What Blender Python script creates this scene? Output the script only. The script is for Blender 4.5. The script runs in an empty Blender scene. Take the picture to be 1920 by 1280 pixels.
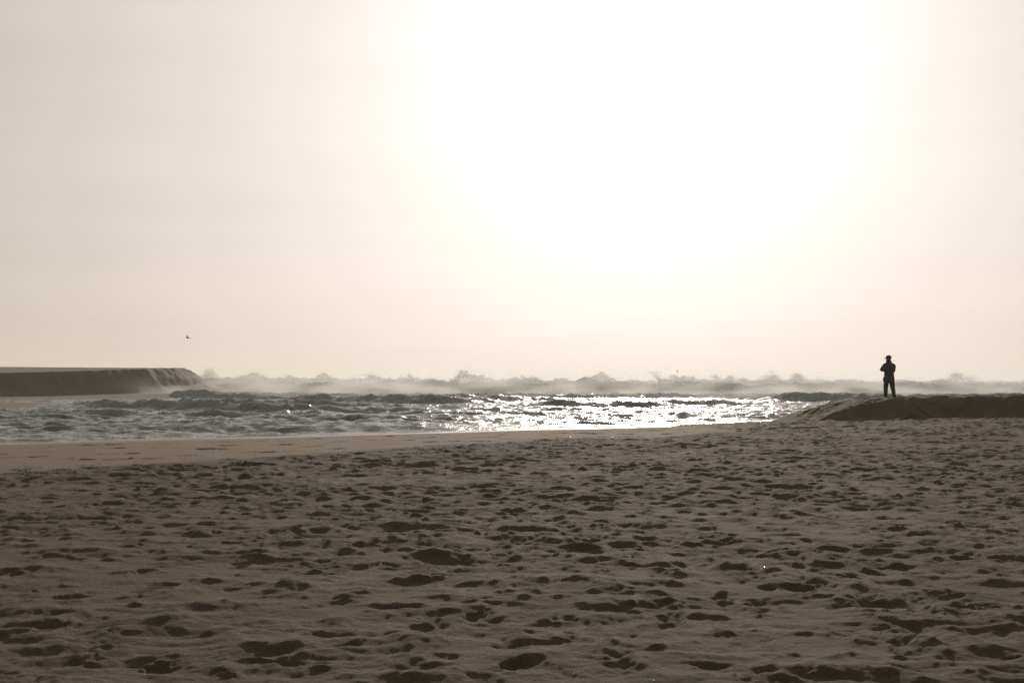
import bpy, math, random
import numpy as np
from mathutils import Vector, Matrix, noise as mnoise

R = math.radians
random.seed(7)
rng = np.random.default_rng(7)
scene = bpy.context.scene
col = scene.collection

# ------------------------------------------------------------------ camera, sky, sun, exposure
EYE = 1.65
cam_d = bpy.data.cameras.new('camera')
cam = bpy.data.objects.new('camera', cam_d)
col.objects.link(cam)
cam_d.sensor_width = 36.0
cam_d.lens = 43.47
cam_d.clip_start = 0.1
cam_d.clip_end = 30000
_pitch, _roll = R(1.84), R(-0.22)
cam.matrix_world = (Matrix.Translation((0, 0, EYE)) @ Matrix.Rotation(R(90) + _pitch, 4, 'X')
                    @ Matrix.Rotation(-_roll, 4, 'Z'))
scene.camera = cam

SUN_EL, SUN_AZ = 15.0, 6.2          # azimuth to the right of +Y
SUN_DIR = Vector((math.sin(R(SUN_AZ)) * math.cos(R(SUN_EL)), math.cos(R(SUN_AZ)) * math.cos(R(SUN_EL)), math.sin(R(SUN_EL))))

world = bpy.data.worlds.new('World')
scene.world = world
world.use_nodes = True
wn, wl = world.node_tree.nodes, world.node_tree.links
wn.clear()
w_out = wn.new('ShaderNodeOutputWorld')
w_bg = wn.new('ShaderNodeBackground')
sky = wn.new('ShaderNodeTexSky')
sky.sky_type = 'NISHITA'
sky.sun_disc = False
sky.sun_elevation = R(SUN_EL)
sky.sun_rotation = R(SUN_AZ)
sky.air_density = 1.0
sky.dust_density = 6.0
sky.ozone_density = 1.0
SKY_STRENGTH = 0.05
w_bg.inputs['Strength'].default_value = SKY_STRENGTH
# sea haze round the sun: a bright aureole that falls off with the angle to the sun
tc = wn.new('ShaderNodeTexCoord')
nrm = wn.new('ShaderNodeVectorMath'); nrm.operation = 'NORMALIZE'
dot = wn.new('ShaderNodeVectorMath'); dot.operation = 'DOT_PRODUCT'
dot.inputs[1].default_value = SUN_DIR
wl.new(tc.outputs['Generated'], nrm.inputs[0])
wl.new(nrm.outputs[0], dot.inputs[0])
def wmath(op, a, b=None, clamp=False):
    m = wn.new('ShaderNodeMath'); m.operation = op; m.use_clamp = clamp
    for i, v in enumerate((a, b)):
        if v is None: continue
        if isinstance(v, (int, float)): m.inputs[i].default_value = v
        else: wl.new(v, m.inputs[i])
    return m.outputs[0]
ang = wmath('MULTIPLY', wmath('ARCCOSINE', wmath('MINIMUM', dot.outputs['Value'], 0.999999)), 180 / math.pi)
wide = wmath('POWER', math.e, wmath('MULTIPLY', ang, -1 / 31.0))
mid_ = wmath('POWER', math.e, wmath('MULTIPLY', wmath('POWER', ang, 2.0), -1 / (14.0 ** 2)))
core = wmath('POWER', math.e, wmath('MULTIPLY', ang, -1 / 2.4))
sep = wn.new('ShaderNodeSeparateXYZ'); wl.new(nrm.outputs[0], sep.inputs[0])
elev = wmath('MAXIMUM', sep.outputs['Z'], 0.0)
hor = wmath('POWER', math.e, wmath('MULTIPLY', elev, -5.0))           # warm layer of haze near the horizon
def wcol(rgb, fac):
    v = wn.new('ShaderNodeVectorMath'); v.operation = 'SCALE'
    v.inputs[0].default_value = rgb
    if isinstance(fac, (int, float)): v.inputs['Scale'].default_value = fac
    else: wl.new(fac, v.inputs['Scale'])
    return v.outputs[0]
def wadd(a, b):
    v = wn.new('ShaderNodeVectorMath'); v.operation = 'ADD'
    wl.new(a, v.inputs[0]); wl.new(b, v.inputs[1])
    return v.outputs[0]
inv = 1.0 / SKY_STRENGTH
# thin veil of cirrus
cl_map = wn.new('ShaderNodeMapping'); cl_map.inputs['Scale'].default_value = (1.6, 1.6, 14.0)
wl.new(nrm.outputs[0], cl_map.inputs[0])
cl = wn.new('ShaderNodeTexNoise'); cl.inputs['Scale'].default_value = 2.2; cl.inputs['Detail'].default_value = 4
wl.new(cl_map.outputs[0], cl.inputs['Vector'])
cirrus = wmath('MULTIPLY', wmath('SUBTRACT', cl.outputs['Fac'], 0.5), 0.09)
haze_sum = wcol((1.115 * inv, .972 * inv, .930 * inv), wide)
haze_sum = wadd(haze_sum, wcol((0.0 * inv, 0.035 * inv, 0.075 * inv), mid_))
haze_sum = wadd(haze_sum, wcol((2.4 * inv, 2.2 * inv, 1.9 * inv), core))
haze_sum = wadd(haze_sum, wcol((0.15 * inv, 0.105 * inv, 0.005 * inv), hor))
haze_sum = wadd(haze_sum, wcol((0.112 * inv, 0.13 * inv, 0.128 * inv), 1.0))
haze_sum = wadd(haze_sum, wcol((inv, inv * .95, inv * .88), cirrus))
desat = wn.new('ShaderNodeHueSaturation'); desat.inputs['Saturation'].default_value = 0.45
desat.inputs['Value'].default_value = 0.045
wl.new(sky.outputs[0], desat.inputs['Color'])
wl.new(wadd(haze_sum, desat.outputs[0]), w_bg.inputs['Color'])
wl.new(w_bg.outputs[0], w_out.inputs['Surface'])

sun_d = bpy.data.lights.new('sun', 'SUN')
sun_d.energy = 3.3
sun_d.angle = R(1.2)
sun_d.color = (1.0, 0.9, 0.76)
sun = bpy.data.objects.new('sun', sun_d)
sun.rotation_euler = SUN_DIR.to_track_quat('Z', 'Y').to_euler()
sun.location = (20, 40, 60)
col.objects.link(sun)

scene.view_settings.view_transform = 'Standard'
scene.view_settings.look = 'None'
scene.view_settings.exposure = 0.0
scene.view_settings.gamma = 1.0
scene.view_settings.use_curve_mapping = False
scene.render.engine = 'CYCLES'
scene.cycles.use_denoising = True
scene.cycles.denoising_prefilter = 'NONE'
scene.cycles.max_bounces = 6
scene.cycles.volume_bounces = 2
scene.cycles.sample_clamp_indirect = 6.0
scene.cycles.volume_max_steps = 96

# ------------------------------------------------------------------ helpers
_perm = rng.permutation(4096)
_grad = rng.uniform(0, 2 * math.pi, 4096)
_gx, _gy = np.cos(_grad), np.sin(_grad)
def perlin(x, y, seed=0):
    x = x + seed * 37.17; y = y + seed * 91.7
    xi = np.floor(x).astype(np.int64); yi = np.floor(y).astype(np.int64)
    fx = x - xi; fy = y - yi
    u = fx * fx * fx * (fx * (fx * 6 - 15) + 10); v = fy * fy * fy * (fy * (fy * 6 - 15) + 10)
    def g(ix, iy, dx, dy):
        h = _perm[(_perm[(xi + ix) & 4095] + yi + iy) & 4095]
        return _gx[h] * dx + _gy[h] * dy
    a = g(0, 0, fx, fy); b = g(1, 0, fx - 1, fy); c = g(0, 1, fx, fy - 1); d = g(1, 1, fx - 1, fy - 1)
    return (a + u * (b - a) + v * ((c + u * (d - c)) - (a + u * (b - a)))) * 1.4
def fbm(x, y, octv=4, seed=0, gain=.5):
    s = 0; a = 1; t = 0
    for k in range(octv):
        s = s + a * perlin(x * 2 ** k, y * 2 ** k, seed + k * 3); t += a; a *= gain
    return s / t
def sstep(a, b, x):
    t = np.clip((x - a) / (b - a), 0, 1)
    return t * t * (3 - 2 * t)
def grid_mesh(name, X, Y, Z, smooth=True, attrs=None):
    n, m = X.shape
    me = bpy.data.meshes.new(name)
    me.vertices.add(n * m)
    me.vertices.foreach_set('co', np.stack([X, Y, Z], -1).astype(np.float32).ravel())
    idx = np.arange(n * m, dtype=np.int32).reshape(n, m)
    q = np.stack([idx[:-1, :-1], idx[:-1, 1:], idx[1:, 1:], idx[1:, :-1]], -1).reshape(-1, 4)
    me.loops.add(q.size)
    me.loops.foreach_set('vertex_index', q.ravel())
    me.polygons.add(len(q))
    me.polygons.foreach_set('loop_start', np.arange(0, q.size, 4, dtype=np.int32))
    me.update(calc_edges=True)
    if smooth:
        me.polygons.foreach_set('use_smooth', np.ones(len(q), dtype=bool))
    for k, v in (attrs or {}).items():
        a = me.attributes.new(k, 'FLOAT', 'POINT')
        a.data.foreach_set('value', v.astype(np.float32).ravel())
    return me
def tri_mesh(name, V, F, smooth=False):
    me = bpy.data.meshes.new(name)
    me.vertices.add(len(V)); me.vertices.foreach_set('co', np.asarray(V, np.float32).ravel())
    F = np.asarray(F, np.int32)
    me.loops.add(F.size); me.loops.foreach_set('vertex_index', F.ravel())
    me.polygons.add(len(F)); me.polygons.foreach_set('loop_start', np.arange(0, F.size, F.shape[1], dtype=np.int32))
    me.update(calc_edges=True)
    if smooth: me.polygons.foreach_set('use_smooth', np.ones(len(F), dtype=bool))
    return me
def link(name, me, mat, parent=None, **props):
    o = bpy.data.objects.new(name, me)
    if mat and not me.materials: me.materials.append(mat)
    col.objects.link(o)
    o.parent = parent
    for k, v in props.items(): o[k] = v
    return o
def mat_new(name):
    m = bpy.data.materials.new(name); m.use_nodes = True
    nt = m.node_tree
    return m, nt, nt.nodes['Principled BSDF'], nt.nodes['Material Output']
class NT:
    def __init__(s, nt): s.n = nt.nodes; s.l = nt.links
    def put(s, sock, v):
        if isinstance(v, (int, float, tuple)): sock.default_value = v
        else: s.l.new(v, sock)
    def math(s, op, a, b=0.0, clamp=False):
        m = s.n.new('ShaderNodeMath'); m.operation = op; m.use_clamp = clamp
        s.put(m.inputs[0], a); s.put(m.inputs[1], b)
        return m.outputs[0]
    def noise(s, vec, scale, detail=3, rough=.5):
        m = s.n.new('ShaderNodeTexNoise'); s.put(m.inputs['Scale'], scale)
        m.inputs['Detail'].default_value = detail; m.inputs['Roughness'].default_value = rough
        s.l.new(vec, m.inputs['Vector'])
        return m.outputs['Fac']
    def ramp(s, v, a, b, lo=0.0, hi=1.0):
        m = s.n.new('ShaderNodeMapRange'); m.interpolation_type = 'SMOOTHSTEP'
        s.put(m.inputs['Value'], v)
        for k, x in zip(('From Min', 'From Max', 'To Min', 'To Max'), (a, b, lo, hi)): m.inputs[k].default_value = x
        return m.outputs[0]
    def mix(s, f, a, b):
        m = s.n.new('ShaderNodeMix'); m.data_type = 'RGBA'
        s.put(m.inputs['Factor'], f); s.put(m.inputs['A'], a); s.put(m.inputs['B'], b)
        return m.outputs['Result']
    def bump(s, h, strength, dist, normal=None):
        m = s.n.new('ShaderNodeBump'); m.inputs['Strength'].default_value = strength
        m.inputs['Distance'].default_value = dist; s.l.new(h, m.inputs['Height'])
        if normal: s.l.new(normal, m.inputs['Normal'])
        return m.outputs[0]
    def attr(s, name):
        m = s.n.new('ShaderNodeAttribute'); m.attribute_name = name
        return m.outputs['Fac']
    def pos(s, scale=None):
        g = s.n.new('ShaderNodeNewGeometry').outputs['Position']
        if scale is None: return g
        m = s.n.new('ShaderNodeMapping'); m.inputs['Scale'].default_value = scale
        s.l.new(g, m.inputs['Vector'])
        return m.outputs[0]

def plain(name, rgb, rough=.8, vary=.25, scale=30.0, bump=.2, bdist=.005, metallic=0):
    m, nt, b, _ = mat_new(name); h = NT(nt)
    n = h.noise(nt.nodes.new('ShaderNodeTexCoord').outputs['Object'], scale, 4)
    lo = tuple(c * (1 - vary) for c in rgb) + (1,); hi = tuple(min(1, c * (1 + vary)) for c in rgb) + (1,)
    nt.links.new(h.mix(n, lo, hi), b.inputs['Base Color'])
    b.inputs['Roughness'].default_value = rough; b.inputs['Metallic'].default_value = metallic
    if bump: nt.links.new(h.bump(n, bump, bdist), b.inputs['Normal'])
    return m

# ------------------------------------------------------------------ terrain shapes
WATER = -0.45
# near shoreline of the channel, as a polyline in metres
SHORE = np.array([(-120, -30), (-60, 12), (-34, 27.5), (-17, 40), (-9.7, 46.3), (0, 53.6), (8.8, 58.5), (14, 63), (24, 74), (40, 80), (80, 88), (200, 100), (900, 180)], float)
def shore_dist(x, y):
    """signed distance to the near shoreline, + on the land side"""
    sx = np.interp(x, SHORE[:, 0], SHORE[:, 1])
    sl = np.interp(x, SHORE[:, 0], np.gradient(SHORE[:, 1], SHORE[:, 0]))
    w = 0.9 * np.sin(x * .9) * .35 + 0.5 * np.sin(x * .37 + 1)
    return (sx + w * .6 - y) / np.sqrt(1 + sl ** 2)
def weed_s(x):
    return np.interp(x, [-12, -5, 0, 5, 9], [20.5, 18.8, 16.6, 15.3, 13.5])
def berm_edge(x):
    return 47.6 + 0.5 * np.sin(x * .8) + .35 * np.sin(x * 2.3 + 1) + np.clip(x - 16, 0, 60) * .02
def base_height(x, y):
    s = shore_dist(x, y)
    land = np.interp(s, [-400, -60, -6, 0, 4, 10, 17, 30, 400], [-3.6, -3.2, -1.0, -.45, -.33, -.17, -.01, .0, .0])
    # the beach climbs gently to the foot of the berm on the right
    rise = sstep(2, 16, x) * sstep(22, 47, y) * .36
    # berm with a short scarp facing the camera, and its rounded left end
    e = berm_edge(x)
    dy_ = y - e; dx_ = (x - 12.0 - .25 * np.sin(y * 1.3) - .08 * (y - 50)) * .95
    kk = .5; mn = -np.log(np.exp(-np.clip(dy_, -30, 30) / kk) + np.exp(-np.clip(dx_, -30, 30) / kk)) * kk
    face = sstep(0, 2.0, mn + .35) ** .8
    bx = 1.0
    back = 1 - sstep(10, 26, y - e)
    top = .74 + .020 * np.clip(x - 13, 0, 25)
    berm = bx * face * back * top
    low = 0 * sstep(6.0, 10.5, x) * sstep(44, 50, y) * (1 - sstep(54, 62, y))
    return land + rise * (1 - sstep(49.5, 60, y)) + np.maximum(berm, low * .8)

# ------------------------------------------------------------------ beach sheet (fine fan in front, coarse to the horizon)
def spaced(lo, hi, step0, ratio):
    out = [lo]; s = step0
    while out[-1] < hi: out.append(out[-1] + s); s *= ratio
    return out
NC, HC, OFF = 991, 495, 2.6
U_IN = np.linspace(-.50, .50, NC)
side = np.array(spaced(.50, 60, .004, 1.3))[1:]
U = np.concatenate([-side[::-1], U_IN, side])
Y0 = 4.9
r_ = 1.00285
ny = int(math.log(66 / Y0) / math.log(r_))
Yf = Y0 * r_ ** np.arange(ny)
far = np.array(spaced(Yf[-1], 20000, .3, 1.13))[1:]
near = -np.array(spaced(-Y0, 400, .06, 1.2))[1:][::-1]
YR = np.concatenate([near, Yf, far])
scaleY = np.maximum(YR, Y0) + OFF
GX = U[None, :] * scaleY[:, None]
GY = np.repeat(YR[:, None], len(U), 1)
i0, i1 = len(near), len(near) + ny
j0, j1 = len(side), len(side) + len(U_IN)
GZ = base_height(GX, GY)
fx_, fy_ = GX[i0:i1, j0:j1], GY[i0:i1, j0:j1]
S = shore_dist(fx_, fy_)
WS = weed_s(fx_)
tramp = sstep(-1.5, 1.2, S - WS + 1.2 * perlin(fx_ * .25, fy_ * .25, 9))  # trampled zone inland of the wrack line
tramp = np.maximum(tramp, sstep(8, 12, fx_) * sstep(-1, 3, S) * .9)
calm = sstep(-.40, .30, perlin(fx_ / 3.3, fy_ / 2.6, 21) + .6 * perlin(fx_ / 1.2, fy_ / 1.0, 22) + .10)
calm = np.maximum(calm, sstep(9, 12, fx_) * sstep(40, 45, fy_))
Z = np.zeros_like(fx_)
Z += tramp * (.050 * perlin(fx_ / 5.5, fy_ / 4.2, 1) + .020 * perlin(fx_ / 1.9, fy_ / 1.2, 2))
wx = fx_ + .25 * perlin(fx_ / .9, fy_ / .9, 41); wy = fy_ + .18 * perlin(fx_ / .8, fy_ / .8, 42)
Z += tramp * calm * (.028 * perlin(wx / .85, wy / .34, 3) + .019 * perlin(wx / .27, wy / .2, 4)) * (1 + .9 * sstep(12, 22, fy_))
Z += tramp * calm * .0075 * perlin(wx / .09, wy / .08, 5) * (fy_ < 30)
Z += tramp * (1 - calm) * .004 * perlin(fx_ / .3, fy_ / .12, 6)
Z += (.2 + .8 * tramp) * .0028 * perlin(fx_ / .05, fy_ / .045, 7) * (fy_ < 16)
bface = sstep(12.0, 13.5, fx_) * sstep(-2.5, 0, fy_ - berm_edge(fx_)) * (1 - sstep(10, 16, fy_ - berm_edge(fx_)))
Z += bface * (.4 + .6 * sstep(13.5, 16, fx_)) * (.035 * perlin(fx_ / 1.1, fy_ / .8, 14) + .035 * perlin(fx_ / .35, fy_ / .3, 15))

NX = .035 * perlin(fx_ / .16, fy_ / .16, 610) + .026 * perlin(fx_ / .07, fy_ / .06, 611)
NY = .035 * perlin(fx_ / .16, fy_ / .16, 620) + .026 * perlin(fx_ / .07, fy_ / .06, 621)
def stamp(px, py, L, W, depth, rot, rim=.35, rag=.25, seed=0, flat=3.0):
    rad = max(L, W) * 1.7
    a = np.searchsorted(Yf, py - rad); b = np.searchsorted(Yf, py + rad)
    if b - a < 2: return
    c = int(np.clip((px - rad) / (py + OFF) / .5 * HC + HC - 2, 0, NC - 1)); d = int(np.clip((px + rad) / (py + OFF) / .5 * HC + HC + 3, 0, NC))
    if d - c < 2: return
    X = fx_[a:b, c:d] - px + NX[a:b, c:d]; Y = fy_[a:b, c:d] - py + NY[a:b, c:d]
    cs, sn = math.cos(rot), math.sin(rot)
    u = (X * cs + Y * sn) / L; v = (-X * sn + Y * cs) / W
    th = np.arctan2(v, u)
    r = np.sqrt(u * u + v * v) * (1 + rag * (np.sin(th * 2 + seed) * .4 + np.sin(th * 3 + seed * 2.3) * .35 + np.sin(th * 5 + seed * 1.7) * .3))
    pit = -depth * np.exp(-r ** flat * 1.2)
    rm = rim * depth * np.exp(-((r - 1.25) / .28) ** 2) * (1 + .6 * np.sin(th + seed * 5))
    zz = Z[a:b, c:d]
    pit = np.where(pit < 0, pit * np.clip((zz + .065) / .05, .12, 1), pit * np.clip((.07 - zz) / .05, .1, 1))
    Z[a:b, c:d] += pit + rm * np.clip((.06 - zz) / .05, 0, 1)

def mound(px, py, L, W, hgt, rot, seed):
    rad = max(L * 1.9, W * 3)
    a = np.searchsorted(Yf, py - rad); b = np.searchsorted(Yf, py + rad)
    c = int(np.clip((px - rad) / (py + OFF) / .5 * HC + HC - 2, 0, NC - 1)); d = int(np.clip((px + rad) / (py + OFF) / .5 * HC + HC + 3, 0, NC))
    if b - a < 2 or d - c < 2: return
    X = fx_[a:b, c:d] - px + NX[a:b, c:d]; Y = fy_[a:b, c:d] - py + NY[a:b, c:d] * .7
    cs, sn = math.cos(rot), math.sin(rot)
    u = (X * cs + Y * sn) / L; v = (-X * sn + Y * cs) / W
    v = v + .5 * u * u * math.cos(seed) + .25 * np.sin(u * 3 + seed)      # the lip bends
    prof = np.where(v < 0, np.exp(-np.abs(v / .55) ** 1.8), np.exp(-np.abs(v / 2.2) ** 1.5))
    zz = Z[a:b, c:d]
    Z[a:b, c:d] += hgt * np.exp(-np.abs(u) ** 1.15 * 1.6) * prof * np.clip((.10 - zz) / .06, .15, 1)
for k in range(10500):
    py = math.sqrt(25 + random.random() * (56 ** 2 - 25)); px = random.uniform(-.5, .5) * (py + OFF)
    s_ = shore_dist(px, py)
    if py < 5.0 or s_ < 2 or (s_ < weed_s(px) + .2 and px < 8): continue
    big = random.random() ** 2
    mound(px, py, .09 + .26 * big, .07 + .07 * big, random.uniform(.010, .022) + .024 * big, random.gauss(-.05, .3), random.uniform(0, 6.28))
for k in range(11000):
    py = math.sqrt(25 + random.random() * (45 ** 2 - 25)); px = random.uniform(-.5, .5) * (py + OFF)
    s_ = shore_dist(px, py)
    if py < 5.0 or s_ < 2 or (s_ < weed_s(px) + .2 and px < 8): continue
    mound(px, py, random.uniform(.05, .15), random.uniform(.04, .07), random.uniform(.009, .022), random.gauss(-.05, .45), random.uniform(0, 6.28))
for k in range(1300):      # rough, trampled flank of the berm
    px, py = random.uniform(7.5, 17), random.uniform(41, 56)
    if shore_dist(px, py) < 1.5: continue
    mound(px, py, random.uniform(.12, .4), random.uniform(.08, .16), random.uniform(.025, .06), random.gauss(0, .4), random.uniform(0, 6.28))
# trails of footprints across the beach, and single prints
prints = []
for t in range(260):
    py = math.sqrt(25 + random.random() * (56 ** 2 - 25)); px = random.uniform(-.5, .5) * (py + OFF)
    ang_ = random.choice([random.gauss(0, .45), random.gauss(1.6, .6), random.uniform(0, 6.28)])
    n = random.randint(4, 16)
    for k in range(n):
        sgn = 1 if k % 2 else -1
        ang_ += random.gauss(0, .06)
        px += math.cos(ang_) * random.uniform(.55, .8); py += math.sin(ang_) * random.uniform(.55, .8)
        prints.append((px - math.sin(ang_) * .11 * sgn, py + math.cos(ang_) * .11 * sgn, ang_ + random.gauss(0, .15)))
for k in range(7500):
    py = math.sqrt(25 + random.random() * (56 ** 2 - 25))
    prints.append((random.uniform(-.5, .5) * (py + OFF), py, random.uniform(0, 6.28)))
pa = np.array(prints)
ps = shore_dist(pa[:, 0], pa[:, 1])
pc = perlin(pa[:, 0] / 3.3, pa[:, 1] / 2.6, 21)
for (px, py, an), s, c in zip(prints, ps, pc):
    if py < 5.0 or py > 64: continue
    if s < weed_s(px) + .3 and px < 8: continue
    if s < 1: continue
    if c < -.25 and random.random() < .6: continue
    age = random.random()
    d = random.uniform(.014, .042) * (1.15 - .5 * age)
    stamp(px, py, random.uniform(.08, .17) * (1 + .6 * age), random.uniform(.05, .11) * (1 + .5 * age), d, an,
          rim=.26 * (1 - .5 * age), rag=.15 + .3 * random.random(), seed=random.uniform(0, 6), flat=random.uniform(1.4, 2.4))
    if random.random() < .5:      # a lump of sand thrown up beside the print
        stamp(px + random.gauss(0, .14), py + random.gauss(0, .12), random.uniform(.06, .14), random.uniform(.05, .1), -random.uniform(.014, .034),
              random.uniform(0, 3), rim=0, rag=.5, seed=random.uniform(0, 6), flat=2)
# two lines of walkers' prints on the smooth strip
for off, step in ((5.4, 1.5), (8.6, 1.9), (11.0, 2.4), (13.2, 1.3)):
    x = -26.0
    while x < 12:
        x += step * random.uniform(.3, .95)
        sy = float(np.interp(x, SHORE[:, 0], SHORE[:, 1])); y = sy - (off * (1.0 + .2 * (x < -4)) + random.gauss(0, .45)) * 1.27
        for k in range(random.choice([1, 1, 2])):
            stamp(x + k * random.uniform(.4, .7), y + random.gauss(0, .12), random.uniform(.18, .30), random.uniform(.2, .32), random.uniform(.05, .085),
                  random.gauss(.6, .5), rim=.25, rag=.3, seed=random.uniform(0, 6))
# fade the relief to nothing at the fan's borders
edge = sstep(.5, .47, np.abs(U_IN))[None, :] * sstep(Y0, Y0 * 1.06, Yf)[:, None] * (1 - sstep(-1.5, -4, S))
GZ[i0:i1, j0:j1] += Z * edge
lo_out = np.ones_like(GZ, bool); lo_out[i0:i1, j0:j1] = False
GZ += np.where(lo_out & (np.abs(GX) < 120) & (GY < 60) & (shore_dist(GX, GY) > 3), .035 * perlin(GX / 1.9, GY / 1.6, 2), 0) * sstep(0, 1, np.abs(np.abs(U) - .5) * 20)[None, :]
KEL = np.zeros_like(GZ)
KEL[i0:i1, j0:j1] = np.exp(-((S - WS + 1.0 * perlin(fx_ / 5, fy_ / 5, 30)) / .8) ** 2) * sstep(-.2, .35, perlin(fx_ / .9, fy_ / .5, 31) + .3 * perlin(fx_ / 3, fy_ / 3, 32))

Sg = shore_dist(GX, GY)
SMO_GLARE = (1 - sstep(-.2, .9, sstep(-1.5, 1.2, Sg - weed_s(GX) + 1.2 * perlin(GX * .25, GY * .25, 9)))) * (np.abs(GX) < 200)
SMO_GLARE[i0:i1, j0:j1] = 1 - sstep(-.2, .9, tramp)
m_sand, nt, b, mo = mat_new('sand'); h = NT(nt)
pos = h.pos()
sepz = nt.nodes.new('ShaderNodeSeparateXYZ'); nt.links.new(pos, sepz.inputs[0])
n_big = h.noise(pos, .5, 4); n_mid = h.noise(pos, 7, 5); n_fine = h.noise(pos, 160, 3, .7); n_grain = h.noise(pos, 520, 2, .8)
c = h.mix(n_mid, (.088, .063, .037, 1), (.130, .094, .056, 1))
c = h.mix(h.math('MULTIPLY', h.ramp(n_big, .40, .68), .45), c, (.146, .107, .066, 1))
c = h.mix(h.math('MULTIPLY', h.ramp(n_fine, .35, .75), .5), c, (.058, .041, .025, 1))
c = h.mix(h.math('MULTIPLY', h.ramp(n_grain, .52, .75), .5), c, (.23, .18, .12, 1))
n_sp = h.noise(pos, 62, 3, .75)
c = h.mix(h.math('MULTIPLY', h.ramp(n_sp, .50, .66), .55), c, (.058, .044, .030, 1))
c = h.mix(h.math('MULTIPLY', h.ramp(n_sp, .48, .36), .30), c, (.21, .165, .115, 1))
c = h.mix(h.math('MULTIPLY', h.attr('smooth'), .85), c, h.mix(n_mid, (.19, .140, .095, 1), (.24, .180, .124, 1)))  # paler washed sand, with the haze glare over the strip painted in
wet = h.ramp(sepz.outputs['Z'], WATER + .03, WATER + .12, 1, 0)
c = h.mix(h.math('MULTIPLY', wet, .75), c, (.085, .067, .050, 1))
c = h.mix(h.math('MULTIPLY', h.attr('weed'), .85), c, (.030, .030, .018, 1))
nt.links.new(c, b.inputs['Base Color'])
nt.links.new(h.math('SUBTRACT', .96, h.math('MULTIPLY', wet, .5)), b.inputs['Roughness'])
nt.links.new(h.math('ADD', .10, h.math('MULTIPLY', wet, .3)), b.inputs['Specular IOR Level'])
nb = h.bump(n_fine, .7, .008)
nb = h.bump(n_sp, .6, .012, nb)
nb = h.bump(n_grain, .35, .0025, nb)
nb = h.bump(h.noise(pos, 28, 5, .6), .55, .016, nb)
nt.links.new(nb, b.inputs['Normal'])
link('beach_sand', grid_mesh('beach_sand', GX, GY, GZ, attrs={'weed': KEL, 'smooth': SMO_GLARE}), m_sand, kind='structure')

def ground_z(x, y):
    """height of the finished sheet at a point inside the fan"""
    i = int(np.clip(np.searchsorted(Yf, y), 0, ny - 1)); j = int(np.clip(round(x / (y + OFF) / .5 * HC + HC), 0, NC - 1))
    return float(GZ[i0 + i, j0 + j])

# ------------------------------------------------------------------ sand bluff across the channel
TOP = np.array([(-300, 100), (-76, 106), (-60, 122), (-53.6, 131), (-48, 142), (-44.6, 151), (-43.4, 158), (-43.4, 164), (-46, 172), (-60, 186), (-120, 210), (-300, 240)], float)
def poly_sd(x, y, P):
    d = np.full(x.shape, 1e9); ins = np.zeros(x.shape, bool)
    for i in range(len(P)):
        a, b2 = P[i], P[(i + 1) % len(P)]
        e = b2 - a; wx_, wy_ = x - a[0], y - a[1]
        t = np.clip((wx_ * e[0] + wy_ * e[1]) / (e @ e), 0, 1)
        d = np.minimum(d, np.hypot(wx_ - t * e[0], wy_ - t * e[1]))
        cnd = ((a[1] > y) != (b2[1] > y)) & (x < e[0] * (y - a[1]) / (e[1] + 1e-12) + a[0])
        ins ^= cnd
    return np.where(ins, -d, d)
bx_ = np.concatenate([np.linspace(-300, -72, 60)[:-1], np.linspace(-72, -25, 250)])
by_ = np.concatenate([np.linspace(60, 100, 60)[:-1], np.linspace(100, 182, 340), np.linspace(182, 260, 60)[1:]])
BX, BY = np.meshgrid(bx_, by_)
sd = poly_sd(BX, BY, TOP)
sdw = sd + .35 * fbm(BX / 3, BY / 3, 3, 50) + .10 * perlin(BX / .9, BY / .9, 51) * sstep(3.5, .5, np.abs(sd - 1.5))
edge_h = np.interp(BY, [100, 131, 150, 160, 190], [2.35, 2.35, 2.95, 3.20, 3.35])
nearw = sstep(150, 120, BY)
foot_h = np.interp(BY, [100, 131, 160, 175], [-.18, -.15, .25, -.1])
corner = sstep(150, 163, BY)                    # the seaward end slumps into a longer talus
w1 = 2.6 + 3.8 * corner
inner = edge_h + (3.95 - edge_h) * sstep(0, 60, -sdw) * sstep(175, 125, BY)
slope_ = foot_h + (edge_h - foot_h) * np.interp(sdw / w1, [0, .12, .55, 1.0], [1, .86, .30, 0])
apron_w = np.interp(BY, [60, 100, 131, 160], [34, 34, 26, 14])
apron = foot_h + (-1.1 - foot_h) * sstep(0, 1, (sdw - w1) / (apron_w * 1.8))
BZ = np.where(sdw < 0, inner, np.where(sdw < w1, slope_, apron))
spit = np.exp(-(((BX + 46) / 13) ** 2 + ((BY - 93) / 14) ** 2))
BZ = np.maximum(BZ, -1.1 + .80 * sstep(.05, .45, spit))
sdw = sdw + 0
fl = sstep(-.6, .4, sdw) * sstep(w1 + 1.5, w1 * .7, sdw)
BZ += fl * (.07 + .20 * sstep(140, 158, BY)) * (fbm(BX / 2.4 + BY / 6 + .8 * perlin(BX / 3, BY / 3, 63), BY / 3.1 + .7 * perlin(BX / 2, BY / 2, 64), 6, 60, .62) + .25 * perlin(BY / 7.0, BX * .02, 65))
BZ += .03 * fbm(BX / 2, BY / 2, 3, 62)
BZ = np.where((BX < -299) | (BY < 61), -3, BZ)
m_bluff, nt, b, mo = mat_new('bluff_sand'); h = NT(nt)
pos = h.pos()
n1 = h.noise(h.pos((.3, .3, 1.6)), 1.4, 5); n2 = h.noise(pos, 2.6, 6, .65)
c = h.mix(n1, (.084, .062, .038, 1), (.130, .098, .062, 1))
c = h.mix(h.math('MULTIPLY', h.ramp(n2, .45, .7), .5), c, (.08, .061, .040, 1))
sz = nt.nodes.new('ShaderNodeSeparateXYZ'); nt.links.new(pos, sz.inputs[0])
wet = h.ramp(sz.outputs['Z'], WATER + .02, WATER + .16, 1, 0)
c = h.mix(h.math('MULTIPLY', wet, .7), c, (.12, .096, .074, 1))
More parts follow.
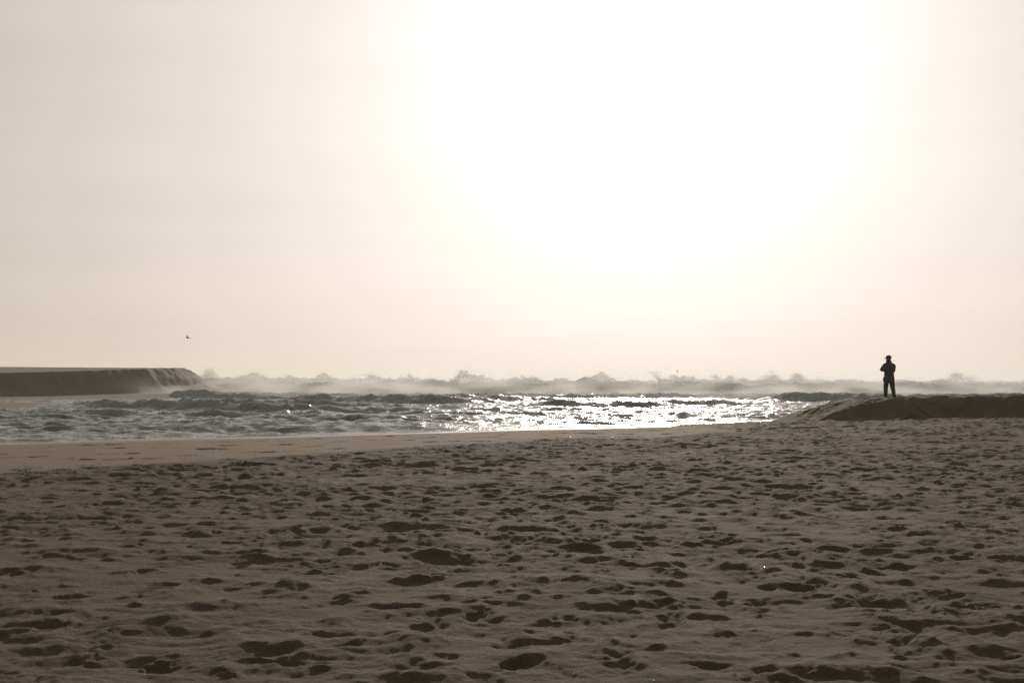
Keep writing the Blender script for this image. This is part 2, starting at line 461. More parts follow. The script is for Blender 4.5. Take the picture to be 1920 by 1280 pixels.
nt.links.new(c, b.inputs['Base Color'])
nt.links.new(h.math('SUBTRACT', .92, h.math('MULTIPLY', wet, .72)), b.inputs['Roughness'])
nt.links.new(h.bump(n2, .6, .25), b.inputs['Normal'])
link('sand_bluff', grid_mesh('sand_bluff', BX, BY, BZ), m_bluff, kind='structure')

# ------------------------------------------------------------------ sea: one sheet from the channel to the horizon
UW = np.concatenate([-np.array(spaced(.47, 14, .006, 1.35))[::-1], np.linspace(-.465, .465, 601), np.array(spaced(.47, 14, .006, 1.35))])
yw = [24.0]
while yw[-1] < 330: yw.append(yw[-1] + max(.13, .0029 * yw[-1]))
yw = np.array(yw); yfar = np.array(spaced(yw[-1], 20000, 1.2, 1.06))[1:]
YW = np.concatenate([yw, yfar])
WX = U_w = UW[None, :] * YW[:, None]
WY = np.repeat(YW[:, None], len(UW), 1)
WX = WX + 0.0
S2 = shore_dist(WX, WY)
deep = sstep(.2, -7, S2)                       # waves die out towards the beach
bl = poly_sd(WX, WY, TOP)
deepb = sstep(6, 24, bl)
spitw = np.exp(-(((WX + 46) / 13) ** 2 + ((WY - 93) / 14) ** 2))
amp = (1 - .97 * sstep(.12, .4, spitw)) * (.42 + .58 * deep) * (.3 + .7 * deepb)
WZ = np.zeros_like(WX); FO = np.zeros_like(WX)
qx = WX + 1.6 * perlin(WX / 9, WY / 9, 70); qy = WY + 1.4 * perlin(WX / 11, WY / 8, 71)
def ridged(x, y, s): return 1 - 2 * np.abs(perlin(x, y, s))
offshore = sstep(100, 160, WY)
WZ += amp * .20 * (ridged(qx / 13, qy / 5.0, 72) - .3)
WZ += amp * .16 * (ridged(qx / 5.2, qy / 2.6, 73) - .3)
WZ += amp * .12 * (ridged(qx / 2.1, qy / 1.3, 74) - .3) * sstep(330, 150, WY)
WZ += amp * .075 * (ridged(qx / .9, qy / .7, 75) - .3) * sstep(190, 90, WY)
WZ += amp * .010 * perlin(qx / .4, qy / .38, 76) * sstep(110, 70, WY)
WZ += offshore * (.35 * perlin(WX / 40, WY / 14, 77)) * sstep(2500, 300, WY)
chop = WZ.copy()
def wave(pts, hts, wf, wb, foam=1.0, rag=.1, seed=0):
    """a wave whose crest runs along pts; steep towards the viewer, long behind"""
    P = np.array(pts, float)
    yc = np.interp(WX, P[:, 0], P[:, 1]); hh = np.interp(WX, P[:, 0], np.array(hts, float))
    out = (WX < P[0, 0]) | (WX > P[-1, 0])
    yc = yc + 1.1 * wf * perlin(WX / (6 * wf), WX * 0 + seed, seed) + .35 * wf * perlin(WX / (1.7 * wf), WX * 0 + seed, seed + 1)
    hh = hh * (1 + .16 * perlin(WX / 4.5, WY * 0 + seed, seed + 2) + rag * perlin(WX / 1.4, WY / 1.4, seed + 3) + rag * .8 * perlin(WX / .55, WY / .55, seed + 4))
    d = WY - yc
    prof = np.where(d < 0, np.exp(-(d / wf) ** 2), np.exp(-np.abs(d / wb) ** 1.3))
    z = np.where(out, 0, hh * prof)
    f = np.where(out, 0, foam * np.where(d < 0, np.exp(-(d / (wf * 1.5)) ** 2), np.exp(-(d / (wb * .7)) ** 2)) * sstep(.05, .3, hh))
    return z, f
ws = [
  ([(-37, 93), (-33, 90), (-27, 83), (-21, 77), (-15, 73.5), (-10, 76), (-5, 80), (0, 82)], [0, .35, .5, .55, .55, .42, .2, 0], 1.1, 2.6, 1.0, .16, 101),
  ([(-24, 121), (-19, 113), (-13, 108), (-7, 106), (-3, 108), (1, 112)], [0, .6, .62, .66, .45, 0], 1.5, 3.0, .8, .14, 111),
  ([(-42, 150), (-38, 140), (-34, 134), (-28, 130), (-20, 128)], [0, .8, 1.0, .6, 0], 1.6, 3.5, 1.0, .18, 121),
  ([(-9, 126), (-5, 122), (0, 120), (6, 124)], [0, .7, .65, 0], 1.4, 3.0, .5, .12, 131),
  ([(-1, 97), (2.5, 94), (6, 91), (10, 93), (14, 97)], [0, .42, .55, .42, 0], 1.1, 2.2, .15, .10, 141),
  ([(1.5, 84), (4.5, 82), (8, 84)], [0, .26, 0], .9, 1.6, .1, .1, 151),
  ([(-5.5, 62.5), (-3.5, 61.5), (-1.5, 62.5)], [0, .26, 0], .6, 1.2, .1, .1, 161),
  ([(24, 128), (28, 124), (32, 120), (38, 118), (46, 118), (70, 120)], [0, .8, 1.0, .8, .9, .6], 2.0, 4.5, .9, .15, 171),
  ([(-30, 62), (-24, 60), (-19, 59)], [0, .24, 0], .8, 1.6, .1, .1, 181),
  ([(7.5, 69), (9.5, 67), (11.5, 67.5), (13.5, 70)], [0, .28, .30, 0], .6, 1.0, .1, .1, 191),
  ([(13, 72.5), (15, 71.5), (17.5, 74)], [0, .3, 0], .6, 1.0, .1, .1, 196),
  ([(-40, 70), (-30, 67), (-20, 66), (-12, 68), (-6, 71)], [0, .26, .30, .24, 0], .9, 1.8, .55, .1, 231),
  ([(-34, 101), (-26, 97), (-18, 94), (-10, 93), (-4, 95)], [0, .38, .42, .34, 0], 1.1, 2.4, .9, .12, 241),
  ([(-16, 62), (-10, 61), (-5, 62.5), (0, 65)], [0, .20, .22, 0], .7, 1.4, .5, .1, 251),
  ([(6, 106), (12, 103), (18, 104), (25, 108)], [0, .36, .36, 0], 1.2, 2.6, .25, .1, 261),
  # swell lines short of the surf
  ([(-46, 153), (-25, 150), (0, 148), (25, 152), (60, 150), (90, 152)], [.45, .6, .5, .55, .6, .5], 1.6, 4.0, .8, .25, 201),
]
for w_ in ws:
    z, f = wave(*w_)
    WZ = np.maximum(WZ, chop * .7 + z) if False else WZ + z
    FO = np.maximum(FO, f)
# the breaking surf
for (pts, hts, wf, wb, sd_) in [
    ([(-140, 190), (-80, 178), (-40, 172), (0, 168), (40, 170), (90, 172), (140, 180)], [1.95, 2.0, 1.85, 1.8, 1.85, 1.8, 1.7], 3.4, 7.0, 211),
    ([(-200, 250), (-60, 232), (0, 226), (80, 236), (200, 240)], [2.1, 2.2, 2.0, 2.1, 2.0], 4.5, 9.0, 221)]:
    z, f = wave(pts, hts, wf, wb, 1.0, .10, sd_)
    lump = 1.2 * fbm(WX / 7, WY / 4, 5, sd_ + 7, .6)
    WZ += z * (1 + .22 * lump)
    FO = np.maximum(FO, f * 1.2)
FO = np.clip(FO, 0, 1.2)
# thin foam streaks everywhere in the churned channel, and lace along the shore
streak = sstep(.15, .6, perlin(qx / 4, qy / .9, 230) + .5 * perlin(qx / 1.2, qy / .35, 231)) * .68
streak *= .5 + .5 * sstep(-.3, .3, perlin(WX / 18, WY / 12, 232))
shorefoam = np.exp(-((S2 + .5 + .5 * perlin(WX / 3, WY / 3, 233)) / .45) ** 2) * .42
blf = sstep(-.55, -.35, WZ * 0 + np.where(bl < 40, -.45, -1)) * np.exp(-((bl - 15) / 3) ** 2) * .4
left = sstep(0, -25, WX) * sstep(60, 80, WY) * .6
FO = np.clip(np.maximum(np.maximum(FO, streak + left * streak), np.maximum(shorefoam, blf)), 0, 1.2)
FO += offshore * .35 * sstep(260, 160, WY)
FO *= 1 - sstep(.15, .4, spitw)
WZ = np.where(S2 > -.3, np.minimum(WZ, .04), WZ)
WZ += WATER
WZ = np.where(S2 > 6, WATER - .4, WZ)          # dives below the sand inland

m_water, nt, b, mo = mat_new('sea_water'); h = NT(nt)
pos = h.pos()
b.inputs['Base Color'].default_value = (.050, .062, .050, 1)
nd = h.noise(pos, .12, 3)
nt.links.new(h.mix(nd, (.040, .050, .040, 1), (.085, .095, .078, 1)), b.inputs['Base Color'])
b.inputs['Roughness'].default_value = .10
b.inputs['IOR'].default_value = 1.33
rip = h.noise(h.pos((1, 1.6, 1)), 2.6, 5, .62); rip2 = h.noise(h.pos((1, 1.3, 1)), 9, 4, .6)
nb = h.bump(rip, .8, .10); nb = h.bump(rip2, .8, .03, nb)
nt.links.new(nb, b.inputs['Normal'])
foam = nt.nodes.new('ShaderNodeBsdfPrincipled')
foam.inputs['Base Color'].default_value = (.72, .74, .74, 1)
foam.inputs['Roughness'].default_value = .75
ftr = nt.nodes.new('ShaderNodeBsdfTranslucent'); ftr.inputs['Color'].default_value = (.60, .60, .57, 1)
fmx = nt.nodes.new('ShaderNodeMixShader'); fmx.inputs[0].default_value = .55
nt.links.new(foam.outputs[0], fmx.inputs[1]); nt.links.new(ftr.outputs[0], fmx.inputs[2])
fn = h.noise(pos, 3.0, 6, .7); fn2 = h.noise(h.pos((1, 1, 1)), .9, 4, .6)
nt.links.new(h.bump(fn, 1.0, .45), foam.inputs['Normal'])
fm = h.math('ADD', h.attr('foam'), h.math('MULTIPLY', h.math('SUBTRACT', h.math('ADD', fn, h.math('MULTIPLY', fn2, .6)), .82), 1.5))
fm = h.ramp(fm, .44, .80)
mx = nt.nodes.new('ShaderNodeMixShader')
nt.links.new(fm, mx.inputs[0]); nt.links.new(b.outputs[0], mx.inputs[1]); nt.links.new(fmx.outputs[0], mx.inputs[2])
nt.links.new(mx.outputs[0], mo.inputs['Surface'])
link('sea_water', grid_mesh('sea_water', WX, WY, WZ, attrs={'foam': FO}), m_water, kind='structure')
def water_z(x, y):
    i = int(np.clip(np.searchsorted(YW, y), 0, len(YW) - 1)); j = int(np.clip(np.searchsorted(UW, x / y), 0, len(UW) - 1))
    return float(WZ[i, j])

# ------------------------------------------------------------------ spray: droplets thrown off the crests
m_spray, nt, b, mo = mat_new('sea_spray_drops')
b.inputs['Base Color'].default_value = (.68, .69, .69, 1); b.inputs['Roughness'].default_value = .6
tr = nt.nodes.new('ShaderNodeBsdfTranslucent'); tr.inputs['Color'].default_value = (.55, .54, .50, 1)
mx = nt.nodes.new('ShaderNodeMixShader'); mx.inputs[0].default_value = .5
nt.links.new(b.outputs[0], mx.inputs[1]); nt.links.new(tr.outputs[0], mx.inputs[2]); nt.links.new(mx.outputs[0], mo.inputs['Surface'])
def droplets(P, size, solid=False):
    P = np.asarray(P); n = len(P)
    T = rng.normal(size=(n, 4, 3)); T /= np.linalg.norm(T, axis=2, keepdims=True)
    V = (P[:, None, :] + T * np.asarray(size)[:, None, None]).reshape(-1, 3)
    k = np.arange(n)[:, None] * 4
    fs = [k + np.array([[0, 1, 2]]), k + np.array([[0, 2, 3]])]
    if solid: fs += [k + np.array([[0, 3, 1]]), k + np.array([[1, 3, 2]])]
    return V, np.concatenate(fs, 0)
pts, sz_ = [], []
# ragged plumes along the surf crest
crest = [(-140, 190), (-80, 178), (-40, 172), (0, 168), (40, 170), (90, 172), (140, 180)]
cx = np.array([c_[0] for c_ in crest]); cy = np.array([c_[1] for c_ in crest])
def px2x(px, d): return (px - 960) / 2318 * d
plumes = []
for (px, hgt, wid) in [(392, 1.2, 1.6), (470, 1.0, 3.2), (432, .7, 2), (540, .6, 3), (615, 1.0, 2.4), (690, .9, 3.6), (765, .9, 2.2), (800, .3, 3), (880, 1.2, 3.0), (905, .8, 3.0), (985, .8, 3.4), (1050, .4, 3),
                     (1130, 1.1, 2.6), (1105, .6, 3), (1195, .2, 2), (1260, .5, 2), (1295, .9, 2.6), (1340, .8, 2), (1375, .85, 1.8), (1405, .6, 2), (1455, 1.0, 3.4), (1490, .9, 2.4), (1530, .5, 3), (1605, .4, 3),
                     (1700, .2, 3), (1765, .5, 2.4), (1808, 1.15, 2.2), (1825, .8, 1.4), (1880, .3, 3)]:
    d = 168 + random.uniform(-2, 4)
    plumes.append((px2x(px, d), d, hgt, wid))
def crest_h(x):
    H = .42 + .40 * perlin(x / 6.0, x * 0, 310) + .22 * perlin(x / 2.1, x * 0, 311)
    for (px_, d_, hg, wd) in plumes: H = np.maximum(H, hg * 1.15 * np.exp(-((x - px_) / (wd * .6)) ** 2) + .12)
    H = H * (1 + .45 * perlin(x / 1.0, x * 0, 312) + .25 * perlin(x / .45, x * 0, 313))
    return np.maximum(H, .05)
n = 330000
gx = rng.uniform(-80, 92, n); H = crest_h(gx)
t = rng.random(n) ** .9
zz = .95 + t * (.55 + H)
dens = np.clip(.5 + H, .5, 1.2) / 1.2 * (1 - .5 * t ** 3)
gy = np.interp(gx, cx, cy) + rng.normal(0, 1.3, n)
ero = fbm((gx + .7 * zz) / 1.6, zz / .8, 4, 320, .6)
ok = (rng.random(n) < dens) & (ero > -.62 + .60 * t ** 1.8 + rng.normal(0, .06, n))
gx, gy, zz = gx[ok], gy[ok], zz[ok]
pts.append(np.stack([gx - .15 * (zz - 1.2), gy, zz], 1)); sz_.append(rng.uniform(.026, .066, len(gx)))
# loose flecks flung above the crest
n = 16000; gx = rng.uniform(-80, 92, n); zz = 1.45 + crest_h(gx) + rng.exponential(.16, n)
pts.append(np.stack([gx, np.interp(gx, cx, cy) + rng.normal(0, 1.5, n), zz], 1)); sz_.append(rng.uniform(.012, .030, n))
# the thin jet of water at right of centre
n = 2200; t = rng.random(n)
jx = px2x(1229, 168) + (t ** 1.5) * rng.normal(0, .55, n) + .35 * np.sin(t * 5)
pts.append(np.stack([jx, 166 + rng.normal(0, .5, n), .9 + t * 2.2], 1)); sz_.append(rng.uniform(.02, .06, n) * (1.1 - .5 * t))
# flecks on the nearer crests
for w_ in ws[:4] + [ws[7], ws[11]]:
    P = np.array(w_[0], float); n = 2600
    gx = rng.uniform(P[0, 0], P[-1, 0], n); gy = np.interp(gx, P[:, 0], P[:, 1]) + rng.normal(.3, .9, n)
    hh = np.interp(gx, P[:, 0], w_[1])
    gz = np.array([water_z(a, b_) for a, b_ in zip(gx, gy)]) + np.abs(rng.normal(0, .10, n)) * hh * 1.6
    pts.append(np.stack([gx, gy, gz], 1)); sz_.append(rng.uniform(.012, .035, n))
V, F = droplets(np.concatenate(pts), np.concatenate(sz_))
link('spray_droplets', tri_mesh('spray_droplets', V, F), m_spray, kind='stuff', label='ragged spray thrown up along the crests of the surf', category='sea spray')

# mist blown off the surf
def box_mesh(name, x0, x1, y0, y1, z0, z1):
    V = [(x, y, z) for z in (z0, z1) for y in (y0, y1) for x in (x0, x1)]
    F = [(0, 2, 3, 1), (4, 5, 7, 6), (0, 1, 5, 4), (2, 6, 7, 3), (0, 4, 6, 2), (1, 3, 7, 5)]
    me = bpy.data.meshes.new(name); me.from_pydata(V, [], F); me.update()
    return me
m_mist = bpy.data.materials.new('surf_mist'); m_mist.use_nodes = True
nt = m_mist.node_tree; nt.nodes.clear(); h = NT(nt)
mo = nt.nodes.new('ShaderNodeOutputMaterial'); pv = nt.nodes.new('ShaderNodeVolumePrincipled')
pv.inputs['Color'].default_value = (.93, .93, .92, 1); pv.inputs['Anisotropy'].default_value = .32
pos = h.pos(); sx = nt.nodes.new('ShaderNodeSeparateXYZ'); nt.links.new(pos, sx.inputs[0])
nz = h.noise(h.pos((.16, .12, .55)), 1.0, 4, .6)
top_f = h.ramp(sx.outputs['Z'], .1, 2.9, 1, 0)
yf = h.math('MULTIPLY', h.ramp(sx.outputs['Y'], 136, 158), h.ramp(sx.outputs['Y'], 196, 240, 1, 0))
den = h.math('MULTIPLY', h.math('MULTIPLY', h.ramp(nz, .34, .72), top_f), h.math('MULTIPLY', h.math('MULTIPLY', yf, h.ramp(sx.outputs['X'], -50, -39)), .13))
nt.links.new(den, pv.inputs['Density']); nt.links.new(pv.outputs[0], mo.inputs['Volume'])
link('surf_mist', box_mesh('surf_mist', -130, 150, 134, 242, -3.0, 3.1), m_mist, kind='stuff', label='pale mist blown off the breaking surf', category='mist')

# ------------------------------------------------------------------ haze
m_haze = bpy.data.materials.new('haze'); m_haze.use_nodes = True
nt = m_haze.node_tree; nt.nodes.clear()
mo = nt.nodes.new('ShaderNodeOutputMaterial'); pv = nt.nodes.new('ShaderNodeVolumePrincipled')
pv.inputs['Color'].default_value = (.95, .93, .89, 1); pv.inputs['Density'].default_value = .0004; pv.inputs['Anisotropy'].default_value = .30
nt.links.new(pv.outputs[0], mo.inputs['Volume'])
link('haze', box_mesh('haze', -26000, 26000, -1500, 21500, -6, 9.5), m_haze, kind='stuff')

# ------------------------------------------------------------------ seaweed line and shell bits
m_weed = plain('seaweed', (.030, .032, .018), .9, .5, 20, 0)
V, F = [], []
n_w = 0
tries = 0
wp, wsz = [], []
gx = rng.uniform(-16, 9.5, 60000)
sy = np.interp(gx, SHORE[:, 0], SHORE[:, 1]) - 1.27 * (weed_s(gx) + rng.normal(0, .5, 60000))
keep = (perlin(gx / .8, sy / .5, 400) + .5 * perlin(gx / 3.5, sy / 2, 401)) > .17
gx, sy = gx[keep], sy[keep]
gz = np.array([ground_z(a, b_) for a, b_ in zip(gx, sy)])
n = len(gx)
base = np.stack([gx, sy, gz], 1)
th = rng.uniform(0, 6.28, n); L = rng.uniform(.03, .09, n); wd = rng.uniform(.006, .018, n); hh = rng.uniform(.004, .020, n)
dx = np.stack([np.cos(th), np.sin(th), np.zeros(n)], 1); dn = np.stack([-np.sin(th), np.cos(th), np.zeros(n)], 1)
A = base - dx * L[:, None] - dn * wd[:, None] * .4; B = base - dx * L[:, None] * .9 + dn * wd[:, None]
M1 = base - dn * wd[:, None] + np.array([0, 0, 1]) * hh[:, None]; M2 = base + dn * wd[:, None] + np.array([0, 0, 1]) * hh[:, None] * .8
E = base + dx * L[:, None] + np.array([0, 0, .3]) * hh[:, None]
V = np.stack([A, B, M1, M2, E], 1).reshape(-1, 3); k = np.arange(n)[:, None] * 5
F = np.concatenate([k + np.array([[0, 1, 3]]), k + np.array([[0, 3, 2]]), k + np.array([[2, 3, 4]])], 0)
link('seaweed_wrack', tri_mesh('seaweed_wrack', V, F), m_weed, kind='stuff', label='thin dark line of seaweed scraps along the beach', category='seaweed')

m_shell = plain('shell', (.72, .68, .60), .18, .2, 40, 0)
P, sz2 = [], []
for k in range(360):
    y = 6 + 42 * random.random() ** 1.2; x = random.uniform(-.45, .47) * y
    if shore_dist(np.array([x]), np.array([y]))[0] < 4: continue
    P.append((x, y, ground_z(x, y) + .004)); sz2.append(random.uniform(.004, .009) * (.25 + y / 14))
V, F = droplets(np.array(P), np.array(sz2), True)
V[:, 2] = np.repeat(np.array(P)[:, 2], 4) + (V[:, 2] - np.repeat(np.array(P)[:, 2], 4)) * .5
link('shell_fragments', tri_mesh('shell_fragments', V, F), m_shell, kind='stuff', label='tiny pale shell bits scattered over the trampled sand', category='shells')

# crumbs of damp sand kicked up round the prints
m_crumb = plain('sand_crumb', (.15, .11, .075), .95, .3, 60, 0)
sel = [p_ for p_ in prints if 5.8 < p_[1] < 17 and abs(p_[0] / p_[1]) < .47]
P, sz2 = [], []
for p_ in sel:
    if random.random() < .35: continue
    for k in range(random.randint(6, 30)):
        r = abs(random.gauss(.12, .16)); a = random.uniform(0, 6.28)
        x, y = p_[0] + r * math.cos(a) * 1.4, p_[1] + r * math.sin(a)
        if y < 5.8: continue
        P.append((x, y, ground_z(x, y) + .001)); sz2.append(random.uniform(.003, .008))
V, F = droplets(np.array(P), np.array(sz2), True)
V[:, 2] = np.repeat(np.array(P)[:, 2], 4) + (V[:, 2] - np.repeat(np.array(P)[:, 2], 4)) * .4
link('sand_crumbs', tri_mesh('sand_crumbs', V, F), m_crumb, kind='stuff', label='crumbs of sand kicked up around the footprints', category='sand')

# ------------------------------------------------------------------ person
def loft(bm_v, bm_f, secs, n=16, cap=True):
    """secs: (centre, axis_u, axis_v) ellipse sections"""
    s0 = len(bm_v)
    for c_, u, v in secs:
        for k in range(n):
            a = 2 * math.pi * k / n
            bm_v.append(tuple(Vector(c_) + Vector(u) * math.cos(a) + Vector(v) * math.sin(a)))
    for i in range(len(secs) - 1):
        for k in range(n):
            a = s0 + i * n + k; b_ = s0 + i * n + (k + 1) % n
            bm_f.append((a, b_, b_ + n, a + n))
    if cap:
        bm_f.append(tuple(s0 + k for k in range(n))[::-1]); bm_f.append(tuple(s0 + (len(secs) - 1) * n + k for k in range(n)))
def limb(V, F, pts, n=14):
    """pts: (x, y, z, r) path, round sections with rounded ends"""
    pts = [(Vector(p[:3]), p[3]) for p in pts]
    secs = []
    for i, (p, r) in enumerate(pts):
        d = (pts[min(i + 1, len(pts) - 1)][0] - pts[max(i - 1, 0)][0]).normalized()
        u = d.cross(Vector((.13, .2, .97)) if abs(d.z) < .9 else Vector((1, .1, 0))).normalized(); v = d.cross(u)
        if i == 0: secs.append((p - d * r * .7, u * r * .5, v * r * .5))
        secs.append((p, u * r, v * r))
        if i == len(pts) - 1: secs.append((p + d * r * .7, u * r * .5, v * r * .5))
    loft(V, F, secs, n)
def fuse(name, V, F, voxel, mat, parent, smooth_it=3, disp=0, props=None):
    me = bpy.data.meshes.new(name + '_raw'); me.from_pydata(V, [], F); me.update()
    o = bpy.data.objects.new(name + '_raw', me); col.objects.link(o)
    m = o.modifiers.new('r', 'REMESH'); m.mode = 'VOXEL'; m.voxel_size = voxel; m.use_smooth_shade = True
    s = o.modifiers.new('s', 'SMOOTH'); s.iterations = smooth_it; s.factor = .5
    dg = bpy.context.evaluated_depsgraph_get()
    out = bpy.data.meshes.new_from_object(o.evaluated_get(dg)); out.name = name
    bpy.data.objects.remove(o); bpy.data.meshes.remove(me)
    if disp:
        co = np.zeros(len(out.vertices) * 3, np.float32); out.vertices.foreach_get('co', co); co = co.reshape(-1, 3)
        nn = np.zeros(len(out.vertices) * 3, np.float32); out.vertices.foreach_get('normal', nn); nn = nn.reshape(-1, 3)
        w = perlin(co[:, 0] / .09 + co[:, 1] / .1, co[:, 2] / .07 + co[:, 1] / .13, 500) + .5 * perlin(co[:, 0] / .04, co[:, 2] / .035, 501)
        co += nn * (w * disp)[:, None]
        out.vertices.foreach_set('co', co.ravel()); out.update()
    out.polygons.foreach_set('use_smooth', np.ones(len(out.polygons), dtype=bool))
    out.materials.clear(); out.materials.append(mat)
    ob = bpy.data.objects.new(name, out); col.objects.link(ob); ob.parent = parent
    return ob
m_skin = plain('skin', (.36, .22, .15), .55, .1, 20, 0)
m_jacket = plain('dark_jacket', (.040, .040, .036), .85, .3, 14, .3, .01)
m_trous = plain('dark_trousers', (.038, .038, .032), .9, .3, 18, .3, .01)
m_cap = plain('dark_cap', (.045, .035, .028), .9, .2, 30, .1)
m_boot = plain('dark_boot', (.030, .025, .020), .6, .2, 30, .1)
m_hair = plain('dark_hair', (.03, .022, .016), .7, .3, 60, .2)
m_camb = plain('black_plastic', (.02, .02, .02), .4, .1, 30, 0)
PX, PY = 15.46, 50.7
pz = ground_z(PX, PY)
man = bpy.data.objects.new('person', None); col.objects.link(man)
man.location = (PX, PY, pz - .01)
man['label'] = 'person in dark jacket and peaked cap standing on the sand berm, looking out to sea'
man['category'] = 'person'
# body: local x to the right of the picture, y away from the camera
V, F = [], []
LL = [(-.085, .02, .86, .095), (-.105, .03, .66, .078), (-.125, .045, .47, .060), (-.130, .03, .38, .058), (-.14, .015, .20, .042), (-.145, .0, .09, .036)]
RL = [(.10, -.01, .86, .095), (.12, -.005, .66, .078), (.145, .015, .47, .060), (.16, .0, .38, .058), (.185, -.02, .20, .042), (.195, -.03, .09, .036)]
limb(V, F, LL); limb(V, F, RL)
loft(V, F, [((.0, .0, z), (a, .02, 0), (-.02, b_, 0)) for z, a, b_ in ((.82, .15, .11), (.92, .165, .12), (1.05, .145, .10), (1.2, .16, .11), (1.33, .185, .115), (1.41, .16, .09), (1.46, .08, .06))])
limb(V, F, [(.0, .0, 1.42, .062), (-.01, .01, 1.54, .056)])
hd = Vector((-.015, .015, 1.635))
f = Vector((-.86, .51, -.02)).normalized(); s = Vector((f.y, -f.x, 0)).normalized()   # facing, side
def hs(z, fl, w, off=0): return (hd + f * off + Vector((0, 0, z)), f * fl, s * w)
loft(V, F, [hs(-.125, .030, .028, .045), hs(-.105, .055, .045, .03), hs(-.06, .080, .062, .012), hs(-.02, .092, .072, 0), hs(.03, .098, .077, -.004), hs(.075, .088, .070, -.006), hs(.105, .06, .048, -.008), hs(.12, .02, .02, -.008)], 20)
nb_ = hd + f * .088
loft(V, F, [(nb_ + Vector((0, 0, .012)), f * .010, s * .008), (nb_ + f * .010 + Vector((0, 0, -.025)), f * .018, s * .015), (nb_ + Vector((0, 0, -.040)), f * .012, s * .012)], 8)
for sg in (-1, 1):
    e = hd + s * .076 * sg
    loft(V, F, [(e + Vector((0, 0, -.035)), f * .010, s * .010), (e + Vector((0, 0, -.005)) + s * .008 * sg, f * .018, s * .012), (e + Vector((0, 0, .025)) + s * .008 * sg, f * .016, s * .010)], 8)
# arms folded high in front of the chest; left elbow stands out
LA = [(-.175, .0, 1.385, .058), (-.235, .03, 1.29, .050), (-.285, .08, 1.185, .043), (-.20, .19, 1.165, .038), (-.08, .235, 1.18, .030)]
RA = [(.185, .0, 1.385, .058), (.225, .02, 1.28, .050), (.235, .07, 1.145, .043), (.14, .19, 1.12, .038), (.03, .24, 1.16, .030)]
limb(V, F, LA); limb(V, F, RA)
def hand(base, d, up, sg):
    d = Vector(d).normalized(); up = Vector(up).normalized(); sd2 = d.cross(up).normalized()
    base = Vector(base)
    loft(V, F, [(base, sd2 * .028, up * .017), (base + d * .04, sd2 * .040, up * .015), (base + d * .085, sd2 * .042, up * .013)], 10)
    for k, ln in enumerate((.068, .078, .072, .055)):
        o_ = base + d * .08 + sd2 * (.030 - .020 * k)
        p1 = o_ + d * ln * .45; p2 = p1 + (d * .7 - up * .6) * ln * .33; p3 = p2 + (d * .1 - up * .9) * ln * .3
        limb(V, F, [tuple(o_) + (.0095,), tuple(p1) + (.009,), tuple(p2) + (.0085,), tuple(p3) + (.0075,)], 8)
    t0 = base + d * .02 + sd2 * .03 * sg
    limb(V, F, [tuple(t0) + (.012,), tuple(t0 + d * .03 + sd2 * .022 * sg - up * .01) + (.011,), tuple(t0 + d * .055 + sd2 * .02 * sg - up * .03) + (.009,)], 8)
hand((-.08, .235, 1.18), (.9, .2, .15), (0, .9, .2), 1)
hand((.03, .24, 1.16), (-.85, .25, .35), (0, .9, -.2), -1)
for fx2, L_ in ((1, LL), (1, RL)):
    a = Vector(L_[-1][:3]); dr = Vector((-.55, .8, 0)).normalized() if L_ is LL else Vector((.15, .98, 0)).normalized()
    loft(V, F, [(a - dr * .04 + Vector((0, 0, -.045)), dr.cross(Vector((0, 0, 1))) * .03, Vector((0, 0, .035))), (a + dr * .05 + Vector((0, 0, -.05)), dr.cross(Vector((0, 0, 1))) * .038, Vector((0, 0, .03))), (a + dr * .16 + Vector((0, 0, -.062)), dr.cross(Vector((0, 0, 1))) * .034, Vector((0, 0, .018)))], 10)
body = fuse('body', V, F, .0085, m_skin, man, 2)
# trousers
V, F = [], []
for L_ in (LL, RL):
    limb(V, F, [(x, y, z, r + a) for (x, y, z, r), a in zip(L_, (.028, .030, .032, .030, .036, .042))] + [(L_[-1][0], L_[-1][1], .065, .080)])
loft(V, F, [((.005, .0, z), (a, .02, 0), (-.02, b_, 0)) for z, a, b_ in ((.74, .13, .115), (.82, .185, .14), (.92, .19, .14), (.98, .18, .13))])
fuse('trousers', V, F, .011, m_trous, man, 2, .007)
# jacket with long hem, sleeves and collar
V, F = [], []
loft(V, F, [((cx_, .0, z), (a, .03, 0), (-.03, b_, 0)) for z, a, b_, cx_ in ((.66, .205, .165, .01), (.72, .21, .165, .0), (.84, .205, .16, .0), (.98, .198, .152, .0), (1.08, .195, .15, .0), (1.2, .205, .155, .005), (1.32, .225, .15, .005), (1.39, .205, .125, .0), (1.445, .145, .11, 0), (1.50, .108, .10, -.005), (1.565, .104, .10, -.01))], 24)
limb(V, F, [(-.165, .0, 1.375, .085), (-.235, .03, 1.28, .078), (-.285, .08, 1.185, .070), (-.20, .19, 1.165, .060), (-.105, .228, 1.178, .048)])
limb(V, F, [(.175, .0, 1.375, .085), (.220, .02, 1.28, .078), (.225, .07, 1.145, .070), (.14, .19, 1.12, .060), (.055, .235, 1.15, .048)])
jk = fuse('jacket', V, F, .011, m_jacket, man, 2, .010)
V, F = [], []
limb(V, F, [(-.18, .06, .86, .045), (-.19, .06, .78, .050), (-.185, .06, .72, .040)])
fuse('side_pocket', V, F, .010, m_jacket, man, 2)
